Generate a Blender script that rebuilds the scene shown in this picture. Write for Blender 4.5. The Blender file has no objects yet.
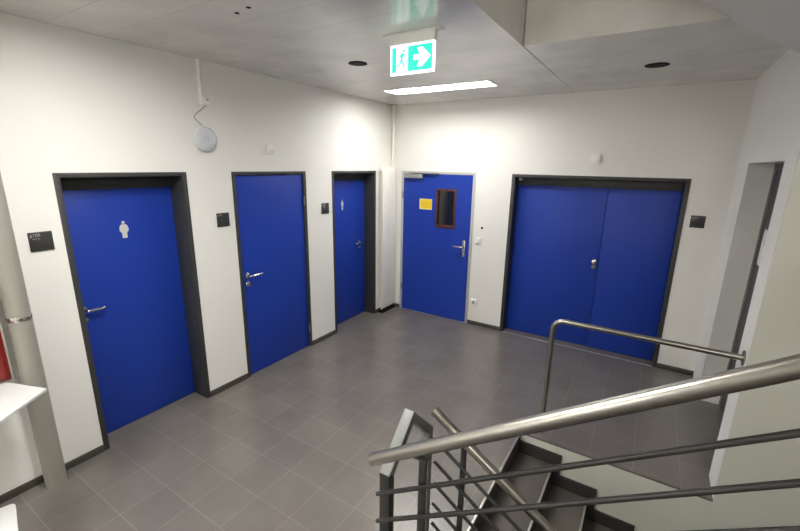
import bpy, bmesh, math, random
from mathutils import Vector, Matrix
random.seed(4)
SC = bpy.context.scene
COL = SC.collection
PI = math.pi

# ------------------------------------------------------------------ materials
def lin(r, g, b):
    f = lambda c: (c/255/12.92) if c/255 <= .04045 else ((c/255+.055)/1.055)**2.4
    return (f(r), f(g), f(b), 1)

def mat(name, col, rough=.5, metal=0., spec=.5, noise=0., nscale=8., bump=0., bscale=200., coat=0., emit=None, estr=0.):
    m = bpy.data.materials.new(name); m.use_nodes = True
    nt = m.node_tree; b = nt.nodes['Principled BSDF']
    b.inputs['Base Color'].default_value = col
    b.inputs['Roughness'].default_value = rough
    b.inputs['Metallic'].default_value = metal
    b.inputs['Specular IOR Level'].default_value = spec
    b.inputs['Coat Weight'].default_value = coat
    if emit:
        b.inputs['Emission Color'].default_value = emit
        b.inputs['Emission Strength'].default_value = estr
    if noise or bump:
        tc = nt.nodes.new('ShaderNodeTexCoord')
    if noise:
        n = nt.nodes.new('ShaderNodeTexNoise'); n.inputs['Scale'].default_value = nscale
        n.inputs['Detail'].default_value = 4
        nt.links.new(tc.outputs['Object'], n.inputs['Vector'])
        r = nt.nodes.new('ShaderNodeMix'); r.data_type = 'RGBA'
        r.inputs[6].default_value = tuple(c*(1-noise) for c in col[:3])+(1,)
        r.inputs[7].default_value = tuple(min(1, c*(1+noise)) for c in col[:3])+(1,)
        nt.links.new(n.outputs['Fac'], r.inputs[0]); nt.links.new(r.outputs[2], b.inputs['Base Color'])
    if bump:
        n2 = nt.nodes.new('ShaderNodeTexNoise'); n2.inputs['Scale'].default_value = bscale
        nt.links.new(tc.outputs['Object'], n2.inputs['Vector'])
        bp = nt.nodes.new('ShaderNodeBump'); bp.inputs['Strength'].default_value = bump; bp.inputs['Distance'].default_value = .002
        nt.links.new(n2.outputs['Fac'], bp.inputs['Height']); nt.links.new(bp.outputs['Normal'], b.inputs['Normal'])
    return m

def tile_mat(name, c1, c2, mortar, bw, bh, off, ox, oy, msize, rough, spec, bumps=.15):
    m = bpy.data.materials.new(name); m.use_nodes = True
    nt = m.node_tree; b = nt.nodes['Principled BSDF']
    tc = nt.nodes.new('ShaderNodeTexCoord'); mp = nt.nodes.new('ShaderNodeMapping')
    mp.inputs['Location'].default_value = (-ox, -oy, 0)
    br = nt.nodes.new('ShaderNodeTexBrick')
    br.offset = off; br.squash = 1
    br.inputs['Scale'].default_value = 1
    br.inputs['Brick Width'].default_value = bw; br.inputs['Row Height'].default_value = bh
    br.inputs['Mortar Size'].default_value = msize; br.inputs['Mortar Smooth'].default_value = .3
    br.inputs['Color1'].default_value = c1; br.inputs['Color2'].default_value = c2; br.inputs['Mortar'].default_value = mortar
    nt.links.new(tc.outputs['Object'], mp.inputs['Vector']); nt.links.new(mp.outputs['Vector'], br.inputs['Vector'])
    ns = nt.nodes.new('ShaderNodeTexNoise'); ns.inputs['Scale'].default_value = 3.0; ns.inputs['Detail'].default_value = 5
    nt.links.new(tc.outputs['Object'], ns.inputs['Vector'])
    mx = nt.nodes.new('ShaderNodeMix'); mx.data_type = 'RGBA'; mx.blend_type = 'MULTIPLY'; mx.inputs[0].default_value = .35
    nt.links.new(br.outputs['Color'], mx.inputs[6]); nt.links.new(ns.outputs['Fac'], mx.inputs[7])
    nt.links.new(mx.outputs[2], b.inputs['Base Color'])
    b.inputs['Roughness'].default_value = rough; b.inputs['Specular IOR Level'].default_value = spec
    bp = nt.nodes.new('ShaderNodeBump'); bp.inputs['Strength'].default_value = bumps; bp.inputs['Distance'].default_value = .002; bp.invert = True
    nt.links.new(br.outputs['Fac'], bp.inputs['Height']); nt.links.new(bp.outputs['Normal'], b.inputs['Normal'])
    return m

M = {}
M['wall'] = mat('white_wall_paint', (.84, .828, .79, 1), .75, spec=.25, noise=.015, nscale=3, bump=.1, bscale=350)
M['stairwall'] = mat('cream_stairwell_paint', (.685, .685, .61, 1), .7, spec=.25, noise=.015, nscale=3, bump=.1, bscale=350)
M['ceil'] = tile_mat('metal_ceiling_planks', (.84, .825, .785, 1), (.825, .81, .77, 1), (.55, .54, .5, 1), 2.4, .3, 0, 0.015, -.03, .002, .2, .7, .1)
M['soffit'] = mat('pale_painted_soffit', (.76, .755, .73, 1), .7, noise=.03, nscale=3)
M['floor'] = tile_mat('taupe_floor_tiles', (.200, .181, .162, 1), (.184, .166, .149, 1), (.27, .248, .222, 1), .304, .285, 0, .14, -3.97, .0024, .27, .65, .05)
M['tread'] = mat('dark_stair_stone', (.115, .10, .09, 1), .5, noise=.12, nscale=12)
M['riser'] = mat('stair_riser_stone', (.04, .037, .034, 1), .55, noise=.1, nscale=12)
M['nosing'] = mat('pale_nosing_metal', (.55, .54, .5, 1), .35, .7)
M['blue'] = mat('blue_door_laminate', (.0135, .046, .352, 1), .42, spec=.3, noise=.03, nscale=1.5, bump=.05, bscale=500)
M['anth'] = mat('anthracite_frame_paint', (.042, .042, .043, 1), .5, spec=.4, noise=.05)
M['base'] = mat('dark_baseboard_tile', (.065, .058, .05, 1), .5, noise=.08)
M['lgrey'] = mat('light_grey_frame_paint', (.46, .465, .46, 1), .45, noise=.02)
M['closer'] = mat('silver_closer_paint', (.33, .33, .335, 1), .4, .3, noise=.02)
M['steel'] = mat('brushed_stainless', (.40, .385, .35, 1), .33, 1.0, noise=.06, nscale=60)
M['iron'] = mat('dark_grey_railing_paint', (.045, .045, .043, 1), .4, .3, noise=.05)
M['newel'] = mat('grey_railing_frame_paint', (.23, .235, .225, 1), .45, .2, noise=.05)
M['chrome'] = mat('satin_nickel', (.72, .70, .67, 1), .2, 1.0, noise=.03)
M['white'] = mat('white_plastic', (.88, .87, .85, 1), .4, noise=.01)
M['apwhite'] = mat('cool_white_plastic', (.62, .64, .68, 1), .4, noise=.01)
M['apmark'] = mat('grey_plastic_mark', (.45, .46, .50, 1), .4, noise=.01)
M['cable'] = mat('grey_cable_jacket', (.38, .37, .33, 1), .5, noise=.02)
M['rad'] = mat('cream_radiator_enamel', (.88, .86, .80, 1), .35, noise=.01)
M['pipe'] = mat('grey_standpipe_paint', (.31, .30, .26, 1), .45, noise=.03)
M['black'] = mat('matt_black', (.006, .006, .006, 1), .7, spec=.2, noise=.1)
M['sign'] = mat('dark_sign_plate', (.035, .035, .037, 1), .45, noise=.04)
M['signtext'] = mat('grey_sign_lettering', (.42, .41, .39, 1), .5, noise=.02)
M['picto'] = mat('silver_pictogram_film', (.66, .65, .62, 1), .4, .1, noise=.03)
M['yellow'] = mat('yellow_notice_card', (.78, .52, .015, 1), .5, noise=.02)
M['paleyellow'] = mat('pale_notice_border', (.80, .66, .22, 1), .5, noise=.02)
M['brownwood'] = mat('red_brown_beading', (.085, .026, .015, 1), .45, noise=.25, nscale=30)
M['red'] = mat('red_enamel', (.2, .01, .007, 1), .35, noise=.05)
M['paleframe'] = mat('pale_cabinet_frame', (.50, .45, .38, 1), .5, noise=.03)
M['tabletop'] = mat('white_laminate', (.72, .72, .71, 1), .4, noise=.07, nscale=18)
M['paper'] = mat('white_paper', (.80, .79, .78, 1), .7, noise=.02)
M['doordark'] = mat('dark_grey_door_paint', (.05, .05, .052, 1), .5, noise=.05)
M['doormid'] = mat('mid_grey_frame_paint', (.16, .155, .15, 1), .5, noise=.05)
WFILL_STR = 85.0
LAMP_STR = (37.0, 56.0, 58.0)
for i_, s_ in enumerate(LAMP_STR): M['lamp%d' % i_] = mat('lit_diffuser', (.9, .9, .88, 1), .5, emit=(1, .98, .935, 1), estr=s_)
M['wfill'] = mat('lit_fill_shade', (.9, .9, .88, 1), .5, emit=(1, .96, .86, 1), estr=WFILL_STR)
M['exitgreen'] = mat('lit_green_sign_face', (.02, .5, .35, 1), .4, emit=(.035, .72, .52, 1), estr=1.0)
M['exitwhite'] = mat('lit_white_sign_face', (.8, .8, .8, 1), .4, emit=(.95, 1, .97, 1), estr=1.5)
def glass_mat():
    m = bpy.data.materials.new('dark_vision_glass'); m.use_nodes = True
    b = m.node_tree.nodes['Principled BSDF']
    b.inputs['Base Color'].default_value = (.9, .92, .92, 1); b.inputs['Roughness'].default_value = .03
    b.inputs['Transmission Weight'].default_value = 1.0; b.inputs['IOR'].default_value = 1.45
    n = m.node_tree.nodes.new('ShaderNodeTexNoise'); n.inputs['Scale'].default_value = 2
    mr = m.node_tree.nodes.new('ShaderNodeMapRange'); mr.inputs[3].default_value = .02; mr.inputs[4].default_value = .05
    m.node_tree.links.new(n.outputs['Fac'], mr.inputs[0]); m.node_tree.links.new(mr.outputs[0], b.inputs['Roughness'])
    return m
M['glass'] = glass_mat()
M['roomgrey'] = mat('dim_grey_partition', (.3, .3, .28, 1), .6, noise=.03)

# ------------------------------------------------------------------ mesh builder
class MB:
    def __init__(self): self.bm = bmesh.new(); self.smooth = False
    def _bev(self, geom_verts, bev, seg=2):
        if bev <= 0: return
        es = set()
        for v in geom_verts:
            for e in v.link_edges: es.add(e)
        bmesh.ops.bevel(self.bm, geom=list(es), offset=bev, segments=seg, affect='EDGES', profile=.5)
    def box(self, x0, x1, y0, y1, z0, z1, bev=0., rot=None):
        r = bmesh.ops.create_cube(self.bm, size=1)
        vs = r['verts']
        for v in vs:
            v.co = Vector(((x0+x1)/2+v.co.x*(x1-x0), (y0+y1)/2+v.co.y*(y1-y0), (z0+z1)/2+v.co.z*(z1-z0)))
        if rot:
            c, mtx = rot; c = Vector(c)
            for v in vs: v.co = mtx @ (v.co-c)+c
        self._bev(vs, bev); return self
    def prism(self, pts, axis, a, b, bev=0.):
        # pts: 2D polygon in the plane perpendicular to axis; order (y,z) for x, (x,z) for y, (x,y) for z
        def mk(p, t):
            return {'x': (t, p[0], p[1]), 'y': (p[0], t, p[1]), 'z': (p[0], p[1], t)}[axis]
        A = [self.bm.verts.new(mk(p, a)) for p in pts]; B = [self.bm.verts.new(mk(p, b)) for p in pts]
        n = len(pts); fs = [self.bm.faces.new(A), self.bm.faces.new(B[::-1])]
        for i in range(n):
            j = (i+1) % n; fs.append(self.bm.faces.new((A[j], A[i], B[i], B[j])))
        bmesh.ops.recalc_face_normals(self.bm, faces=fs)
        self._bev(A+B, bev); return self
    def tube(self, path, r, n=14, caps=True):
        P = [Vector(p) for p in path]; rings = []
        T = []
        for i in range(len(P)):
            if i == 0: t = P[1]-P[0]
            elif i == len(P)-1: t = P[-1]-P[-2]
            else: t = (P[i+1]-P[i]).normalized()+(P[i]-P[i-1]).normalized()
            T.append(t.normalized())
        up = Vector((0, 0, 1)) if abs(T[0].z) < .9 else Vector((1, 0, 0))
        u = T[0].cross(up).normalized()
        for i, p in enumerate(P):
            if i:
                u = (u - T[i]*u.dot(T[i])).normalized()
            w = T[i].cross(u)
            rings.append([self.bm.verts.new(p+(u*math.cos(2*PI*k/n)+w*math.sin(2*PI*k/n))*r) for k in range(n)])
        fs = []
        for a, b in zip(rings, rings[1:]):
            for k in range(n):
                f = self.bm.faces.new((a[k], a[(k+1) % n], b[(k+1) % n], b[k])); f.smooth = True; fs.append(f)
        if caps:
            fs.append(self.bm.faces.new(rings[0][::-1])); fs.append(self.bm.faces.new(rings[-1]))
        bmesh.ops.recalc_face_normals(self.bm, faces=fs)
        return self
    def lathe(self, prof, origin, axis='z', n=28, sign=1):
        # prof: (radius, distance along axis) from start to end
        o = Vector(origin)
        ax = {'x': Vector((1, 0, 0)), 'y': Vector((0, 1, 0)), 'z': Vector((0, 0, 1))}[axis]*sign
        u = Vector((0, 1, 0)) if axis == 'x' else Vector((1, 0, 0)); w = ax.cross(u)
        rings = [[self.bm.verts.new(o+ax*h+(u*math.cos(2*PI*k/n)+w*math.sin(2*PI*k/n))*r) for k in range(n)] for r, h in prof]
        fs = []
        for a, b in zip(rings, rings[1:]):
            for k in range(n):
                f = self.bm.faces.new((a[k], a[(k+1) % n], b[(k+1) % n], b[k])); f.smooth = True; fs.append(f)
        fs.append(self.bm.faces.new(rings[0][::-1])); fs.append(self.bm.faces.new(rings[-1]))
        bmesh.ops.recalc_face_normals(self.bm, faces=fs)
        return self
    def build(self, name, material, parent=None, origin=None):
        w = Vector((0, 0, 0))
        p = parent
        while p is not None: w += p.location; p = p.parent
        if origin is not None: loc = Vector(origin)-w
        else: loc = Vector((0, 0, 0))
        off = w+loc
        for v in self.bm.verts: v.co -= off
        me = bpy.data.meshes.new(name); self.bm.to_mesh(me); self.bm.free()
        me.materials.append(material)
        try: me.set_sharp_from_angle(angle=math.radians(40))
        except Exception: pass
        o = bpy.data.objects.new(name, me); COL.objects.link(o)
        o.location = loc
        if parent: o.parent = parent
        return o

def tag(o, label=None, cat=None, group=None, kind=None):
    if label: o['label'] = label
    if cat: o['category'] = cat
    if group: o['group'] = group
    if kind: o['kind'] = kind
    return o
def thing(name, loc, label, cat, group=None, kind=None):
    o = bpy.data.objects.new(name, None); COL.objects.link(o); o.location = loc; o.empty_display_size = .1
    return tag(o, label, cat, group, kind)
def struct(o, label, cat): return tag(o, label, cat, None, 'structure')

def text_mesh(name, s, size, origin, xdir, ydir, material, parent, depth=.0006):
    cu = bpy.data.curves.new(name+'_curve', 'FONT'); cu.body = s; cu.size = size; cu.extrude = depth
    cu.resolution_u = 3
    t = bpy.data.objects.new(name+'_tmp', cu); COL.objects.link(t)
    bpy.context.view_layer.update()
    me = bpy.data.meshes.new_from_object(t.evaluated_get(bpy.context.evaluated_depsgraph_get()))
    bpy.data.objects.remove(t); bpy.data.curves.remove(cu)
    X = Vector(xdir); Y = Vector(ydir); Z = X.cross(Y)
    w = Vector((0, 0, 0)); p = parent
    while p is not None: w += p.location; p = p.parent
    O = Vector(origin)
    for v in me.vertices: v.co = O+X*v.co.x+Y*v.co.y+Z*v.co.z-w
    me.materials.clear(); me.materials.append(material); me.name = name
    o = bpy.data.objects.new(name, me); COL.objects.link(o); o.parent = parent
    return o

# ------------------------------------------------------------------ room shell
H, W, YB, YS = 3.0, 3.97, -7.0, -2.015      # height, width, rear, stair side of lobby
X2 = 6.3                                   # end of the stairwell
XV = 2.41                                  # side of the void over the stairs
XN = 2.66                                  # top nosing of the descending flight
RI, GO = .185, .284

def wall_pieces(mb, axis, fixed0, fixed1, a0, a1, z0, z1, openings):
    """wall slab with openings (lo, hi, bottom, top) along an axis"""
    def bx(l, h, b, t):
        if h-l < 1e-4 or t-b < 1e-4: return
        if axis == 'y': mb.box(fixed0, fixed1, l, h, b, t)
        else: mb.box(l, h, fixed0, fixed1, b, t)
    cur = a0
    for lo, hi, b, t in sorted(openings):
        bx(cur, lo, z0, z1); bx(lo, hi, t, z1); bx(lo, hi, z0, b); cur = hi
    bx(cur, a1, z0, z1)

D1 = (-4.034, -3.138); D2 = (-2.708, -1.767); D3 = (-1.334, -.421)
D4 = (.173, 1.314); DD = (1.790, 3.625); D5 = (-1.74, -.545)
m = MB(); wall_pieces(m, 'y', -.30, 0, YB, .3, 0, H, [D1+(0, 2.1), D2+(0, 2.1), D3+(0, 2.1)])
struct(m.build('wall_left', M['wall']), 'long white wall with three blue doors beside the wide landing', 'wall')
m = MB(); wall_pieces(m, 'x', 0, .3, 0, W+.6, 0, H, [D4+(0, 2.104), DD+(0, 2.098)])
struct(m.build('wall_back', M['wall']), 'white end wall holding the double blue doors', 'wall')
m = MB(); wall_pieces(m, 'y', W, W+.2, YS+.015, 0, 0, H+2.5, [D5+(0, 2.25)])
struct(m.build('wall_right', M['wall']), 'narrow white wall with a deep doorway next to the stairwell', 'wall')
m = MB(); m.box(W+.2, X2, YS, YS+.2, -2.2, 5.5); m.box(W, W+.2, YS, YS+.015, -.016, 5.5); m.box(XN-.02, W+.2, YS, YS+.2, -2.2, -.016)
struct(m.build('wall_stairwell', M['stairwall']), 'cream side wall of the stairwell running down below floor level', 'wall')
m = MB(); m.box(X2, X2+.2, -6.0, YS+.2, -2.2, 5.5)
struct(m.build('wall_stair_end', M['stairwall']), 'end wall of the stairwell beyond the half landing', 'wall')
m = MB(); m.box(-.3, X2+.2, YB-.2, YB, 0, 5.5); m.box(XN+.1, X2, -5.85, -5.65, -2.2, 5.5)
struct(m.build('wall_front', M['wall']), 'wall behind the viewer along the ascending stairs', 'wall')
# floor: L shape of tiles
m = MB(); m.prism([(-.2, YB), (XN, YB), (XN, YS), (W, YS), (W, D5[0]), (W+.2, D5[0]), (W+.2, .2), (-.2, .2)], 'z', -.016, 0)
struct(m.build('floor', M['floor']), 'taupe grey square tiled floor of the landing', 'floor')
# ceiling: L shape
LAMPS = ((.54, 1.80, -1.045, -.745), (.95, 2.25, -4.22, -3.92), (.45, 1.75, -6.55, -6.25))  # third panel is unseen, added to brighten surfaces facing the rear
m = MB(); m.box(XV+.006, W, YS-.03, 0, H, H+.45)
cur = YB
for lx0, lx1, ly0, ly1 in sorted(LAMPS, key=lambda l: l[2]):
    m.box(0, XV, cur, ly0, H, H+.45); m.box(0, lx0, ly0, ly1, H, H+.45); m.box(lx1, XV, ly0, ly1, H, H+.45)
    m.box(lx0, lx1, ly0, ly1, H+.08, H+.45); cur = ly1
m.box(0, XV, cur, 0, H, H+.45)
struct(m.build('ceiling', M['ceil']), 'flat off-white metal plank ceiling over the landing', 'ceiling')
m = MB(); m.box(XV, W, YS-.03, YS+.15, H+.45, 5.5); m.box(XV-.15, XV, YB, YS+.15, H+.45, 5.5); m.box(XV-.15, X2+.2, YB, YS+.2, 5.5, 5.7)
struct(m.build('wall_upper_stairwell', M['stairwall']), 'cream upper walls around the open stair void', 'wall')

# baseboards
m = MB()
for a, b in ((YB, D1[0]), (D1[1], D2[0]), (D2[1], D3[0]), (D3[1], 0)): m.box(0, .012, a, b, 0, .055, .002)
struct(m.build('baseboard_left', M['base']), 'dark tile baseboard along the wall of three blue doors', 'baseboard')
m = MB()
for a, b in ((.012, D4[0]), (D4[1], DD[0]), (DD[1], W)): m.box(a, b, -.012, 0, 0, .055, .002)
struct(m.build('baseboard_back', M['base']), 'dark tile baseboard under the double door wall', 'baseboard')

# ------------------------------------------------------------------ doors
def lever(leaf, base, out, along, length=.125, drop=.0, rose=True, plate=False):
    """lever handle: out = unit vector away from leaf, along = lever direction"""
    b = Vector(base); o = Vector(out); a = Vector(along)
    h = MB()
    pts = [b+o*.0, b+o*.04]
    for k in range(1, 6):
        t = k/5*PI/2
        pts.append(b+o*(.04+.014*math.sin(t))+a*(.014*(1-math.cos(t))))
    pts += [b+o*.056+a*.05, b+o*.056+a*(length*.75)+Vector((0, 0, -.002)), b+o*.05+a*(length-.012), b+o*.042+a*length]
    h.tube(pts, .011, 12)
    hn = h.build('lever_handle', M['chrome'], leaf)
    if plate:
        q = MB(); p0 = b-o*.0
        q.box(p0.x-.021, p0.x+.021, min(p0.y, p0.y+o.y*.008), max(p0.y, p0.y+o.y*.008), p0.z-.145, p0.z+.09, .003)
        q.build('handle_plate', M['chrome'], leaf)
    elif rose:
        ax = 'x' if abs(o.x) > .5 else 'y'; sg = 1 if (o.x+o.y) > 0 else -1
        q = MB(); q.lathe([(.026, 0), (.026, .006), (.022, .009)], b, ax, 24, sg)
        q.build('rosette', M['chrome'], leaf)
    return hn

def cyl(leaf, base, out, r=.026, name='lock_cylinder'):
    o = Vector(out); ax = 'x' if abs(o.x) > .5 else 'y'; sg = 1 if (o.x+o.y) > 0 else -1
    q = MB(); q.lathe([(r, 0), (r, .006), (r*.86, .011), (r*.4, .012), (r*.36, .017)], base, ax, 24, sg)
    return q.build(name, M['chrome'], leaf)

def leaf_hinges(root, pts, axis):
    for p in pts:
        q = MB(); q.lathe([(.009, -.05), (.009, .05)], p, 'z', 12)
        q.build('hinge', M['doormid'], root)

def left_door(n, span, depth, label):
    y0, y1 = span; fw = .036
    root = thing('door_%d' % n, (0, (y0+y1)/2, 0), label, 'door', 'blue doors along the left wall', 'structure')
    f = MB()
    back = -max(depth, .06)-.06
    f.box(back, .006, y0, y0+fw, 0, 2.1, .0015); f.box(back, .006, y1-fw, y1, 0, 2.1, .0015)
    f.box(back, .006, y0+fw, y1-fw, 2.1-.032, 2.1, .0015)
    if depth > .1: f.box(-depth, -depth+.018, y0+fw, y1-fw, 1.975, 2.068, .001)  # dark head stop, deepened to stand in for shade on the leaf top
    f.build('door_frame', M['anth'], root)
    l = MB(); l.box(-depth-.042, -depth, y0+fw+.003, y1-fw-.003, .006, 2.064, .0015)
    leaf = l.build('door_leaf', M['blue'], root)
    return root, leaf

def person_pictogram(x, yc, zc, h, leaf, woman):
    s = h/1.0; m = MB(); d0, d1 = x+.0004, x+.002
    P = lambda pts: m.prism([(yc+a*s, zc+b*s) for a, b in pts], 'x', d0, d1)
    P([(.085*math.cos(t*PI/8), .415+.085*math.sin(t*PI/8)) for t in range(16)])
    if woman:
        P([(-.13, .30), (.13, .30), (.19, .22), (.24, .06), (.235, -.08), (.16, -.17), (.13, -.2), (.13, -.5), (-.13, -.5), (-.13, -.2), (-.16, -.17), (-.235, -.08), (-.24, .06), (-.19, .22)])
    else:
        P([(-.15, .30), (.15, .30), (.17, .24), (.17, -.06), (.10, -.08), (.10, -.5), (-.10, -.5), (-.10, -.08), (-.17, -.06), (-.17, .24)])
    o = m.build('pictogram', M['picto'], leaf)
    o['label'] = 'silver woman pictogram' if woman else 'silver man pictogram'

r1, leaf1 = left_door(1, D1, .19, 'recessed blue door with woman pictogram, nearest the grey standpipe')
lever(leaf1, (-.19, -3.938, 1.085), (1, 0, 0), (0, 1, 0), .125); cyl(leaf1, (-.19, -3.940, 1.005), (1, 0, 0), .022)
person_pictogram(-.19, -3.582, 1.655, .135, leaf1, True)
r2, leaf2 = left_door(2, D2, .012, 'flush blue door between the two recessed pictogram doors')
lever(leaf2, (-.012, -2.612, 1.085), (1, 0, 0), (0, 1, 0), .15); cyl(leaf2, (-.012, -2.610, .995), (1, 0, 0), .030)
leaf_hinges(r2, [(.008, D2[1]-.038, 1.78), (.008, D2[1]-.038, .25)], 'z')
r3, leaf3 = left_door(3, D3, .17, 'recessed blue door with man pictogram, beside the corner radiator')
lever(leaf3, (-.17, -.585, 1.10), (1, 0, 0), (0, -1, 0), .13); cyl(leaf3, (-.17, -.585, 1.025), (1, 0, 0), .02)
person_pictogram(-.17, -.945, 1.655, .135, leaf3, False)

# flush door in light frame on the back wall
r4 = thing('door_4', (.74, 0, 0), 'blue door in pale frame with small window and yellow notice', 'door', None, 'structure')
x0, x1 = D4; fw = .036
f = MB(); f.box(x0, x0+fw, -.014, .11, 0, 2.104, .002); f.box(x1-fw, x1, -.014, .11, 0, 2.104, .002); f.box(x0+fw, x1-fw, -.014, .11, 2.068, 2.104, .002)
f.build('door_frame', M['lgrey'], r4)
wx0, wx1, wz0, wz1 = .745, 1.052, 1.335, 1.875
l = MB(); wall_pieces(l, 'x', -.008, .045, x0+fw+.003, x1-fw-.003, .008, 2.065, [(wx0, wx1, wz0, wz1)])
leaf4 = l.build('door_leaf', M['blue'], r4)
g = MB(); b = .03
g.box(wx0, wx0+b, -.018, .05, wz0, wz1, .003); g.box(wx1-b, wx1, -.018, .05, wz0, wz1, .003)
g.box(wx0+b, wx1-b, -.018, .05, wz0, wz0+b+.012, .003); g.box(wx0+b, wx1-b, -.018, .05, wz1-b, wz1, .003)
o = g.build('window_beading', M['brownwood'], leaf4); o['label'] = 'red brown window beading'
g = MB(); g.box(wx0+b, wx1-b, .012, .018, wz0+b+.012, wz1-b); g.build('window_pane', M['glass'], leaf4)
lever(leaf4, (1.198, -.008, 1.10), (0, -1, 0), (-1, 0, 0), .135, plate=True); 
q = MB(); q.lathe([(.010, 0), (.010, .013), (.004, .015)], (1.198, -.016, 1.0), 'y', 16, -1); q.build('lock_cylinder', M['chrome'], leaf4)
q = MB(); q.box(.245, .535, -.062, -.008, 2.005, 2.062, .004); q.build('door_closer', M['closer'], leaf4)
q = MB(); q.box(.32, .78, -.055, -.015, 2.070, 2.082, .002); q.build('closer_arm', M['doormid'], r4)
leaf_hinges(r4, [(x0+.03, -.018, 1.76), (x0+.03, -.018, .37)], 'z')
q = MB(); q.box(.482, .684, -.0095, -.0082, 1.572, 1.722); nt = q.build('notice', M['paleyellow'], leaf4); nt['label'] = 'yellow notice'
q = MB(); q.box(.502, .668, -.0105, -.0094, 1.590, 1.708); q.build('notice_panel', M['yellow'], leaf4)

# double doors
r5 = thing('door_5', (2.71, 0, 0), 'wide double blue door in dark frame behind the guard rail', 'door', None, 'structure')
x0, x1 = DD; fw = .042; dd = .13
f = MB(); f.box(x0, x0+fw, -.006, dd+.06, 0, 2.098, .0015); f.box(x1-fw, x1, -.006, dd+.06, 0, 2.098, .0015); f.box(x0+fw, x1-fw, -.006, dd+.06, 2.06, 2.098, .0015)
f.box(x0+fw, x1-fw, dd-.018, dd, 1.965, 2.06, .001)  # stop strip whose dark colour carries the shade under the double door head
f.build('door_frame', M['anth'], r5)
seam = 2.875
l = MB(); l.box(x0+fw+.003, seam-.0025, dd, dd+.045, .006, 2.057, .0015); lf = l.build('door_leaf', M['blue'], r5)
l = MB(); l.box(seam+.0025, x1-fw-.003, dd, dd+.045, .006, 2.057, .0015); l.build('door_leaf', M['blue'], r5)
q = MB(); q.lathe([(.027, 0), (.027, .008), (.013, .010), (.012, .034), (.028, .042), (.033, .056), (.028, .068), (.012, .073)], (2.832, dd, 1.105), 'y', 28, -1); q.build('door_knob', M['chrome'], lf)
q = MB(); q.lathe([(.026, 0), (.026, .010), (.020, .014), (.009, .015), (.009, .03)], (2.832, dd, 1.03), 'y', 24, -1); q.build('lock_cylinder', M['doormid'], lf)
q = MB(); q.box(1.86, 1.90, .07, dd-.018, 2.02, 2.055, .003); q.build('door_contact', M['lgrey'], lf)
# threshold strips
m = MB(); m.box(DD[0]+.042, DD[1]-.042, -.02, .0, 0.0, .003); m.box(D4[0]+.036, D4[1]-.036, -.016, .004, 0, .003)
struct(m.build('trim_1', M['nosing']), 'thin pale metal strips on the floor under the end wall doors', 'threshold')

# doorway in the right wall: dark door deep in the reveal
r6 = thing('door_6', (4.15, -1.14, 0), 'dark grey door deep inside the narrow white reveal at the stairs', 'door', None, 'structure')
f = MB(); f.box(4.14, 4.19, D5[0], D5[0]+.05, 0, 2.25); f.box(4.14, 4.19, D5[1]-.05, D5[1], 0, 2.25); f.box(4.14, 4.19, D5[0]+.05, D5[1]-.05, 2.2, 2.25)
f.build('door_frame', M['doormid'], r6)
l = MB(); l.box(4.15, 4.19, D5[0]+.053, D5[1]-.053, .006, 2.197, .001); leaf6 = l.build('door_leaf', M['doordark'], r6)
q = MB(); q.box(4.146, 4.1498, -.905, -.69, 1.425, 1.722); nt = q.build('notice', M['paper'], leaf6); nt['label'] = 'white paper notice'
q = MB()
for zz in (1.60, 1.63): q.box(4.1452, 4.1462, -.79, -.78, zz-.005, zz+.005)
q.build('notice_dots', M['black'], nt)

# room behind the small door window: dim partition seen through the glass
m = MB(); m.box(-.2, .57, .75, .8, 0, 2.6)
struct(m.build('wall_beyond_window', M['roomgrey']), 'dim grey partition seen through the small door window', 'wall')
pl = bpy.data.lights.new('back_room_fill', 'POINT'); pl.energy = 3.0; pl.shadow_soft_size = .15; pl.color = (1, .95, .88)  # unseen point light added to brighten the partition behind the glass
plo = bpy.data.objects.new('back_room_fill', pl); COL.objects.link(plo); plo.location = (.3, .55, 2.5)

# ------------------------------------------------------------------ stairs
def stair_root(name, label, loc): return thing(name, loc, label, 'stairs')
YN0, YN1 = -3.45, YS-.002
sd = stair_root('staircase', 'dark stone stairs going down between cream wall and thin barred railing', (XN, -2.7, 0))
NS = 9
for i in range(NS):
    xa = XN+GO*i; zt = -RI*(i+1)
    last = i == NS-1
    t = MB(); t.box(xa-.0, xa+GO-.0005 if not last else X2-.003, YN0, YN1, zt-.04, zt, .0015); t.build('tread', M['tread'], sd)
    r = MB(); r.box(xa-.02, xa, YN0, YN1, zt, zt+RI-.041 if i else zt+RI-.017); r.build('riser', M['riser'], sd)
    n = MB(); n.box(xa-.012, xa+.003, YN0, YN1-.022, zt+RI-.010, zt+RI+.0015, .001); n.build('nosing', M['nosing'], sd)
# stepped skirting on the cream wall
pts_top = []
x = XN+.07
top = [(XN-.03, -.075)]
for i in range(NS-1):
    zt = -RI*(i+1)
    top += [(XN+GO*(i+1)+.055, zt+.105), (XN+GO*(i+1)+.055, zt-RI+.105)]
bot = []
for i in range(NS-1, -1, -1):
    bot += [(XN+GO*(i+1)-.03, -RI*(i+1)-.03), (XN+GO*i-.03, -RI*(i+1)-.03)]
poly = top+[(XN+GO*NS-.03, -RI*NS+.105)]+bot
s = MB(); s.prism(poly, 'y', YS-.018, YS-.0005); s.build('skirting', M['riser'], sd)
st = MB(); st.prism([(XN-.02, -.25), (XN-.02, -.02), (XN, -.02), (XN+GO*NS, -RI*NS-.02), (XN+GO*NS, -RI*NS-.3)], 'y', YN0-.03, YN0-.0005); st.build('stringer', M['anth'], sd)

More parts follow.
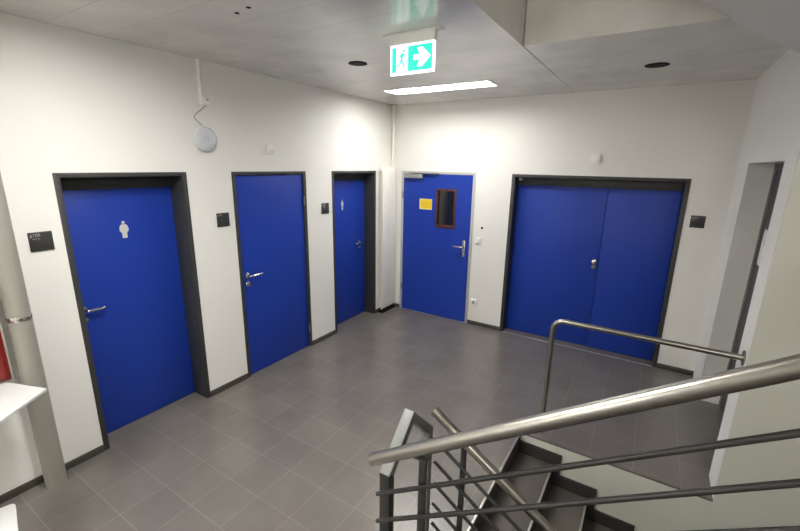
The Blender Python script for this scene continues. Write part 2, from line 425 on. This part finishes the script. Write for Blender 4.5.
XA = 2.72
def asc_z(x): return RI+(x-XA)*RI/GO
sa = stair_root('staircase', 'stone stairs going up beside the thick steel handrail', (XA, -4.8, 0)); sa['kind'] = 'structure'
for i in range(NS):
    xa = XA+GO*i; zt = RI*(i+1)
    t = MB(); t.box(xa-.0, xa+GO+.01 if i < NS-1 else X2-.003, -5.648, -3.96, zt-.04, zt, .0015); t.build('tread', M['tread'], sa)
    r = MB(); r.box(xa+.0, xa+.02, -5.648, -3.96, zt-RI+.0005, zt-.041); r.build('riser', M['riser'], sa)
st = MB(); st.prism([(XA, 0.0), (XA+.02, RI-.04), (XA+GO*NS, RI*NS-.04), (XA+GO*NS, RI*NS-.35), (XA+.3, 0.0)], 'y', -3.96+.0005, -3.93); st.build('stringer', M['anth'], sa)
# upper flight over the stairwell: sloping soffit with its steps on top
SL = -.655
def soff(x): return 3.017+SL*(x-3.53)
xs0, xs1 = 2.72, 5.2
prof = [(xs0, soff(xs0)), (xs1, soff(xs1)), (X2, soff(xs1)), (X2, soff(xs1)+.30)]
n = 9; zt = soff(xs1)+.30; xx = xs1
for i in range(n):
    prof.append((xx, zt)); zt += RI; prof.append((xx, zt)); xx -= (xs1-xs0)/n
prof.append((xs0, zt))
s = MB(); s.prism(prof, 'y', -3.40, YS-.0305+.03-.0005)
struct(s.build('upper_flight_soffit', M['soffit']), 'sloping grey underside of the upper stair flight overhead', 'stair soffit')

# ------------------------------------------------------------------ railings
HR = .0245
def railing(label, y, p0, slope, x_end, offs, rod_x0, posts, foot, yrod, ypost, bracket_dir):
    root = thing('stair_railing', (p0[0], y, 0), label, 'railing')
    x0, z0 = p0; zt = lambda x: z0+slope*(x-x0)
    t = MB(); t.tube([(x0, y, z0), (x0+.3, y, zt(x0+.3)), (x_end, y, zt(x_end))], HR, 24)
    o = t.build('handrail', M['steel'], root); o['label'] = 'brushed steel handrail tube'
    for d in offs:
        r = MB(); r.tube([(rod_x0, yrod, zt(rod_x0)-d), (x_end, yrod, zt(x_end)-d)], .009, 10); r.build('rod', M['iron'], root)
    for px in posts:
        q = MB(); q.box(px-.015, px+.015, min(ypost), max(ypost), foot(px), zt(px)-HR-.012, .0015)
        q.box(px-.030, px+.030, min(min(ypost), y-.012), max(max(ypost), y+.012), zt(px)-HR-.018, zt(px)-HR-.006, .001)
        q.box(px-.006, px+.006, y-.006, y+.006, zt(px)-HR-.010, zt(px)-HR+.004)
        q.build('post', M['iron'], root)
    return root
def foot_a(x): return RI*(math.floor((x-XA)/GO)+1)
def foot_d(x): return -RI*(math.floor((x-XN)/GO)+1)
railing('thick steel handrail with dark rods rising in front of the viewer', -4.0, (2.540, 1.058), .664, 4.95,
        (.168, .300, .430, .560, .690), 2.563, (2.755, 3.88, 4.92), foot_a, -4.0, (-3.985, -3.973), 1)
railing('slim steel handrail with dark rods following the stairs down', -3.42, (2.517, .945), -.652, 4.95,
        (.165, .30, .437, .572, .707), 2.53, (2.69, 3.80, 4.90), foot_d, -3.42, (-3.408, -3.396), 1)
# gabled steel frame joining the two railings
nr = thing('railing_end_frame', (2.495, -3.64, 0), 'grey gabled steel frame standing at the head of the two railings', 'newel frame')
xa, xb = 2.47, 2.522; ya, yp, yb, za, zp = -3.85, -3.64, -3.43, .853, 1.062; tk = .042
def bar(poly): 
    q = MB(); q.prism(poly, 'x', xa, xb, .0015); return q
in_a, in_b = ya+tk, yb-tk
zi = za - .018; zpi = zp - tk*1.42
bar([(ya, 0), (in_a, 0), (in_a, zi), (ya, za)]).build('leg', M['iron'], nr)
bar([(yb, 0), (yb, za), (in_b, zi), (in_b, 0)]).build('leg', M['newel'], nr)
bar([(ya, za), (in_a, zi), (yp, zpi), (yp, zp)]).build('sloping_bar', M['newel'], nr)
bar([(yp, zp), (yp, zpi), (in_b, zi), (yb, za)]).build('sloping_bar', M['newel'], nr)

# guard rail at the edge of the stairwell
gx, gy, gz, br_ = 2.80, -1.915, 1.02, .085
gr = thing('guard_rail', (gx, gy, 0), 'bent steel guard rail tube from floor to white wall above the stairwell', 'railing')
pts = [(gx, gy, .001), (gx, gy, gz-br_)]
for k in range(1, 9):
    t = k/8*PI/2; pts.append((gx+br_*(1-math.cos(t)), gy, gz-br_+br_*math.sin(t)))
pts += [(3.3, gy, gz), (W-.006, gy, gz)]
t = MB(); t.tube(pts, .0205, 20); t.build('rail_tube', M['steel'], gr)
t = MB(); t.lathe([(.05, 0), (.05, .006), (.046, .008)], (W, gy, gz), 'x', 28, -1); t.build('wall_flange', M['steel'], gr)

# ------------------------------------------------------------------ ceiling fittings
def ceiling_light(x0, x1, y0, y1, z, label, lamp, rec=.04):
    r = thing('ceiling_light', ((x0+x1)/2, (y0+y1)/2, z), label, 'ceiling light')
    f = MB(); fr = .012
    for a in ((x0+.0005, x1-.0005, y0+.0005, y0+fr), (x0+.0005, x1-.0005, y1-fr, y1-.0005), (x0+.0005, x0+fr, y0+fr, y1-fr), (x1-fr, x1-.0005, y0+fr, y1-fr)):
        f.box(*a, z-.003, z+rec+.01)
    f.build('frame', M['lgrey'], r)
    d = MB(); d.box(x0+fr, x1-fr, y0+fr, y1-fr, z+rec, z+rec+.008); d.build('diffuser', M[lamp], r)
    return r
for k_, (lm, lb) in enumerate(zip(LAMPS, ('lit rectangular white ceiling panel light near the end wall', 'lit panel light in the ceiling above the near landing', 'unseen fill panel light added in the ceiling at the rear'))):
    ceiling_light(*lm, H, lb, 'lamp%d' % k_)
wl = thing('stair_fill_light', (4.3, -5.65, 2.55), 'added round fill lamp, unseen above the ascending stairs', 'fill lamp')  # unseen lamp added behind the viewer to fill the stairwell
q = MB(); q.lathe([(.19, 0), (.19, .03), (.185, .035)], (4.3, -5.65, 2.75), 'y', 36); q.build('base', M['lgrey'], wl)
q = MB(); q.lathe([(.175, .035), (.17, .06), (.14, .085), (.08, .1), (.02, .104)], (4.3, -5.65, 2.75), 'y', 36); q.build('diffuser', M['wfill'], wl)

def ceiling_vent(x, y, r, label):
    root = thing('ceiling_downlight', (x, y, H), label, 'downlight', None)
    q = MB(); q.lathe([(r+.008, 0), (r+.008, .004), (r, .006), (r, .0055)], (x, y, H), 'z', 36, -1); q.build('trim_ring', M['black'], root)
    q = MB(); q.lathe([(r*.96, .0058), (r*.6, .0075), (r*.2, .008)], (x, y, H), 'z', 36, -1); q.build('dark_disc', M['black'], root)
ceiling_vent(1.085, -2.20, .070, 'black round ceiling fitting beside the exit sign')
ceiling_vent(3.20, -1.02, .080, 'black round ceiling fitting above the double doors')
for (x, y, s_) in ((1.203, -3.448, 'nearer the left wall'), (1.331, -3.47, 'nearer the exit sign')):
    q = MB(); q.lathe([(.014, 0), (.014, .0015), (.008, .004)], (x, y, H), 'z', 18, -1)  # black disc painted in place of a small dark ceiling hole
    tag(q.build('ceiling_hole_disc', M['black'], None, (x, y, H)), 'small black disc for a dark hole in the ceiling, the one of the pair '+s_, 'plug', 'pair of small black ceiling hole discs')

# exit sign
ex = thing('exit_sign', (1.90, -2.68, H), 'lit green exit sign with running figure and arrow hanging from ceiling', 'exit sign')
EX0, EX1, EZ0, EZ1, EY = 1.735, 2.060, 2.758, 2.934, -2.68
q = MB(); q.box(1.69, 2.105, EY-.032, EY+.032, H-.006, H-.0002, .002); q.build('mounting_plate', M['white'], ex)
q = MB(); q.box(EX0-.004, EX1+.004, EY-.022, EY+.022, EZ1+.001, H-.006, .003); q.build('housing', M['white'], ex)
q = MB(); q.box(EX0, EX1, EY-.008, EY+.008, EZ0, EZ1, .001); sp = q.build('sign_panel', M['exitwhite'], ex)
yf = EY-.008
q = MB()
def ebox(a, b, c, d, o=.0012): q.box(EX0+a, EX0+b, yf-o, yf-.0002, EZ0+c, EZ0+d)
w_, h_ = EX1-EX0, EZ1-EZ0
ebox(.014, w_-.014, .016, h_-.012)
q.build('green_field', M['exitgreen'], sp)
q = MB()
def epoly(pts, o0=.0013, o1=.0022): q.prism([(EX0+a, EZ0+b) for a, b in pts], 'y', yf-o1, yf-o0)
epoly([(.048, .020), (.135, .020), (.135, .166), (.048, .166)])                 # doorway
epoly([(.020, .014), (.030, .014), (.030, .060), (.020, .060)]) if False else None
AR = [(.178, .078), (.178, .108), (.222, .108), (.204, .148), (.240, .148), (.300, .093), (.240, .038), (.204, .038), (.222, .078)]
epoly(AR)
q.build('arrow_and_doorway', M['exitwhite'], sp)
q = MB()
o0, o1 = .0023, .003
def fig(pts): epoly(pts, o0, o1)
fig([(.104+.009*math.cos(t*PI/6), .140+.009*math.sin(t*PI/6)) for t in range(12)])          # head
fig([(.082, .126), (.100, .130), (.104, .122), (.094, .086), (.078, .084)])                  # trunk
fig([(.100, .128), (.122, .110), (.119, .105), (.097, .117)])                                # fore arm
fig([(.084, .126), (.068, .108), (.073, .103), (.089, .117)])                                # rear arm
fig([(.094, .088), (.108, .064), (.112, .034), (.104, .034), (.098, .060), (.082, .084)])    # fore leg
fig([(.080, .088), (.074, .064), (.048, .058), (.048, .050), (.080, .056), (.090, .084)])    # rear leg
q.build('running_figure', M['exitgreen'], sp)

# ------------------------------------------------------------------ wall plates and boxes
def plate_left(yc, zc, lines, label):
    r = thing('room_sign', (0, yc, zc-.06), label, 'sign')
    q = MB(); q.box(0, .010, yc-.062, yc+.062, zc-.062, zc+.062, .003); q.build('plate', M['sign'], r)
    for k, (s, sz, dz, dy) in enumerate(lines):
        text_mesh('lettering', s, sz, (.0103, yc-.054+dy, zc+dz), (0, 1, 0), (0, 0, 1), M['signtext'], r)
def plate_back(xc, zc, lines, label):
    r = thing('room_sign', (xc, 0, zc-.06), label, 'sign')
    q = MB(); q.box(xc-.062, xc+.062, -.010, 0, zc-.062, zc+.062, .003); q.build('plate', M['sign'], r)
    for s, sz, dz, dx in lines:
        text_mesh('lettering', s, sz, (xc-.054+dx, -.0103, zc+dz), (1, 0, 0), (0, 0, 1), M['signtext'], r)
plate_left(-4.158, 1.668, [('g100', .028, .034, 0), ('WC D', .014, .014, .010)], 'dark square room sign between the grey standpipe and the woman door')
plate_left(-2.836, 1.671, [('g101', .022, .038, 0)], 'dark square room sign left of the flush blue door')
plate_left(-1.466, 1.664, [('g102', .026, .034, 0), ('WC H', .014, .014, .010)], 'dark square room sign left of the man pictogram door')
plate_back(3.742, 1.672, [('g103', .026, .034, 0), ('Lager', .014, .014, 0)], 'dark square room sign right of the double doors')

def small_box(cx, cy, cz, axis, w, d, label, cat, name, mname='white', inner=True, h=None):
    h = h or w
    q = MB()
    if axis == 'x': q.box(0, d, cy-w/2, cy+w/2, cz-h/2, cz+h/2, .003)
    else: q.box(cx-w/2, cx+w/2, -d, 0, cz-h/2, cz+h/2, .003)
    r = thing(name, (cx, cy, cz-h/2), label, cat)
    q.build('cover', M[mname], r)
    if inner:
        q = MB(); s = .62
        if axis == 'x': q.box(d+.0002, d+.003, cy-w/2*s, cy+w/2*s, cz-h/2*s, cz+h/2*s, .001)
        else: q.box(cx-w/2*s, cx+w/2*s, -d-.003, -d-.0002, cz-h/2*s, cz+h/2*s, .001)
        q.build('inset', M['white'], r)
    return r
small_box(0, -2.257, 2.314, 'x', .088, .022, 'small white box high on the wall above the flush blue door', 'wall box', 'wall_box')
small_box(2.715, 0, 2.290, 'y', .098, .022, 'small white box on the wall above the double doors', 'wall box', 'wall_box')
small_box(1.405, 0, 1.215, 'y', .078, .018, 'white light switch right of the pale framed door', 'switch', 'light_switch')
so = small_box(1.395, 0, .335, 'y', .085, .022, 'white wall socket low beside the pale framed door', 'socket', 'wall_socket')
q = MB(); q.lathe([(.021, .0252), (.021, .0256)], (1.395, 0, .335), 'y', 20, -1); q.build('socket_well', M['cable'], so)
q = MB(); q.lathe([(.016, 0), (.016, .002), (.012, .004)], (1.442, 0, 1.386), 'y', 20, -1)
tag(q.build('wall_plug', M['black'], None, (1.442, 0, 1.386)), 'small black round plug on white wall above the light switch', 'plug')

# conduit, junction box, access point
jb = thing('junction_box', (0, -2.925, 2.65), 'white junction box with conduit up to the ceiling on the long wall', 'junction box')
q = MB(); q.box(0, .045, -2.965, -2.885, 2.65, 2.715, .006); q.build('box', M['white'], jb)
q = MB(); q.lathe([(.010, 0), (.010, .004)], (.045, -2.91, 2.69), 'x', 16); q.build('screw_cap', M['cable'], jb)
q = MB(); q.tube([(.018, -2.945, 2.715), (.018, -2.945, 2.999)], .016, 12); q.build('conduit', M['white'], jb)
ap = thing('access_point', (0, -2.945, 2.27), 'round white wireless access point hanging on the wall by its cable', 'access point')
apc = (0, -2.945, 2.372)
q = MB(); q.lathe([(.060, 0), (.060, .008), (.102, .010), (.106, .018), (.103, .026), (.088, .035), (.05, .040), (.01, .041)], apc, 'x', 40); q.build('disc', M['apwhite'], ap)
q = MB(); q.tube([(.0405, -2.945+.018*math.cos(t*PI/12), 2.372+.018*math.sin(t*PI/12)) for t in range(-16, 17-6)], .002, 6); q.build('ring_mark', M['apmark'], ap)
q = MB()
ctrl = [(.02, -2.905, 2.650), (.018, -2.925, 2.635), (.012, -2.965, 2.600), (.010, -3.005, 2.570), (.010, -3.022, 2.548), (.010, -3.01, 2.528), (.010, -2.98, 2.505), (.012, -2.955, 2.480), (.012, -2.945, 2.462)]
q.tube(ctrl, .0045, 8); q.build('cable', M['cable'], ap)

# ------------------------------------------------------------------ radiator and corner pipe
ra = thing('radiator', (.06, -.205, 0), 'tall cream vertical radiator in the corner by the man pictogram door', 'radiator')
ry0, ry1, rz0, rz1 = -.385, -.03, .075, 2.155
q = MB(); q.box(.075, .10, ry0, ry1, rz0, rz1, .004)
for k in range(7): 
    yy = ry0+.03+k*(ry1-ry0-.06)/6
    q.box(.098, .1035, yy-.016, yy+.016, rz0+.03, rz1-.03, .003)
q.build('front_panel', M['rad'], ra)
q = MB(); q.box(.032, .056, ry0+.012, ry1-.012, rz0+.01, rz1-.01, .004); q.build('back_panel', M['rad'], ra)
for zz in (rz0+.12, rz1-.2):
    for yy in (ry0+.05, ry1-.09):
        q = MB(); q.box(.0005, .08, yy, yy+.04, zz, zz+.04); q.build('wall_bracket', M['rad'], ra)
q = MB(); q.tube([(.066, ry0+.03, rz1-.02), (.066, ry0+.03, rz1+.012)], .014, 12); q.tube([(.066, ry0-.012, rz1-.05), (.066, ry0+.04, rz1-.05)], .017, 12); q.build('valve', M['white'], ra)
q = MB(); q.tube([(.066, ry0+.03, rz0-.02), (.066, ry0+.03, rz0+.03)], .014, 12); q.tube([(.066, ry0-.012, rz0+.07), (.066, ry0+.04, rz0+.07)], .017, 12); q.build('bleed_valve', M['white'], ra)
q = MB(); q.box(.014, .10, -.37, -.04, .0, .05, .004)  # black block stands in for the shaded baseboard under the radiator
tag(q.build('shade_block', M['black'], None, (.057, -.205, 0)), 'low black block standing in for baseboard shade beneath the tall radiator', 'box')
cp = thing('corner_pipe', (.045, -.045, 2.16), 'thin cream heating pipe running up the room corner above radiator', 'pipe')
q = MB(); q.tube([(.045, -.045, 2.14), (.045, -.045, 2.999)], .021, 16); q.build('pipe', M['rad'], cp)
q = MB(); q.box(.02, .07, -.07, 0, 2.41, 2.428, .002); q.build('clip', M['rad'], cp)

# ------------------------------------------------------------------ standpipe, red cabinet, white table
sp_ = thing('standpipe', (.10, -4.355, 0), 'thick grey floor to ceiling pipe left of the first room sign', 'pipe')
q = MB(); q.tube([(.10, -4.365, 0), (.10, -4.365, 1.5), (.10, -4.365, 2.999)], .059, 32); q.build('pipe', M['pipe'], sp_)
q = MB(); q.lathe([(.062, 0), (.064, .004), (.064, .026), (.062, .03)], (.10, -4.365, 1.215), 'z', 32)
q.build('clamp', M['chrome'], sp_)
q = MB(); q.box(0, .05, -4.363, -4.347, 1.222, 1.238); q.build('clamp_bracket', M['chrome'], sp_)

rc = thing('fire_cabinet', (0, -4.85, .842), 'red cabinet in pale frame on the wall behind the white table', 'cabinet')
cy0, cy1, cz0, cz1 = -5.25, -4.448, .842, 1.55
q = MB(); q.box(.001, .095, cy0, cy1, cz0, cz1, .003); q.build('body', M['paleframe'], rc)
q = MB(); q.box(.0955, .11, cy0+.015, cy1-.014, cz0+.015, cz1-.015, .004); q.box(.1102, .118, cy1-.075, cy1-.03, cz0+.03, cz1-.03, .003); dr = q.build('door', M['red'], rc)
q = MB(); q.tube([(.111, -5.15, 1.05), (.14, -5.15, 1.06), (.14, -5.15, 1.14), (.111, -5.15, 1.15)], .006, 8); q.build('handle', M['chrome'], dr)

tb = thing('side_table', (.45, -4.86, 0), 'white table corner with lower shelf beside the grey standpipe', 'table')
C = Vector((.381, -4.379)); d1 = Vector((-.322, -.121)).normalized(); d2 = Vector((.185, -.248)).normalized()
def quad(c, a, b): return [tuple(c), tuple(c+a), tuple(c+a+b), tuple(c+b)]
q = MB(); q.prism(quad(C, d1*.35, d2*.80), 'z', .822, .84, .002); q.build('table_top', M['tabletop'], tb)
def rounded(c, a, b, r, n=6):
    cs = [c, c+a, c+a+b, c+b]; out = []
    for i in range(4):
        p, pr_, nx = cs[i], cs[i-1], cs[(i+1) % 4]
        u = (pr_-p).normalized(); v = (nx-p).normalized(); o = p+(u+v)*r
        s = p+u*r; e = p+v*r
        for k in range(n+1):
            t = k/n; w1 = s*(1-t)**2+p*2*t*(1-t)+e*t*t; out.append((w1.x, w1.y))
    return out
C2 = Vector((.662, -4.672)); e1 = Vector((-.25, -.968)); e2 = Vector((.975, -.22))
q = MB(); q.prism(rounded(C2, e1*.42, e2*.28, .03), 'z', .378, .398, .003); q.build('lower_shelf', M['tabletop'], tb)
q = MB(); q.tube([(.45, -4.86, .02), (.45, -4.86, .822)], .03, 20); q.build('column', M['lgrey'], tb)
q = MB(); q.lathe([(.2, 0), (.2, .012), (.18, .02)], (.45, -4.86, 0), 'z', 40); q.build('base', M['lgrey'], tb)

# ------------------------------------------------------------------ world, camera
w = bpy.data.worlds.new('world'); SC.world = w; w.use_nodes = True
w.node_tree.nodes['Background'].inputs[0].default_value = (.5, .5, .5, 1)
w.node_tree.nodes['Background'].inputs[1].default_value = .02

cam = bpy.data.cameras.new('camera'); co = bpy.data.objects.new('camera', cam); COL.objects.link(co)
R_ = ((0.8466210570902173, 0.5319400288923353, 0.016510340804013986), (-0.1432623553595862, 0.19791508549873374, 0.9696935167715893), (-0.5125511518163497, 0.8233282605340657, -0.24376606034820095))
mt = Matrix(((R_[0][0], R_[1][0], -R_[2][0], 3.33854), (R_[0][1], R_[1][1], -R_[2][1], -5.10111), (R_[0][2], R_[1][2], -R_[2][2], 2.19124), (0, 0, 0, 1)))
co.matrix_world = mt
cam.sensor_width = 36; cam.sensor_fit = 'HORIZONTAL'; cam.lens = 402.335*36/800; cam.clip_start = .02; cam.clip_end = 50
SC.camera = co

SC.view_settings.view_transform = 'Standard'
try: SC.view_settings.look = 'None'
except Exception: pass
SC.view_settings.exposure = 0.08; SC.view_settings.gamma = 1; SC.view_settings.use_curve_mapping = False
SC.cycles.use_denoising = True
SC.cycles.max_bounces = 12; SC.cycles.diffuse_bounces = 8
SC.cycles.sample_clamp_indirect = 8
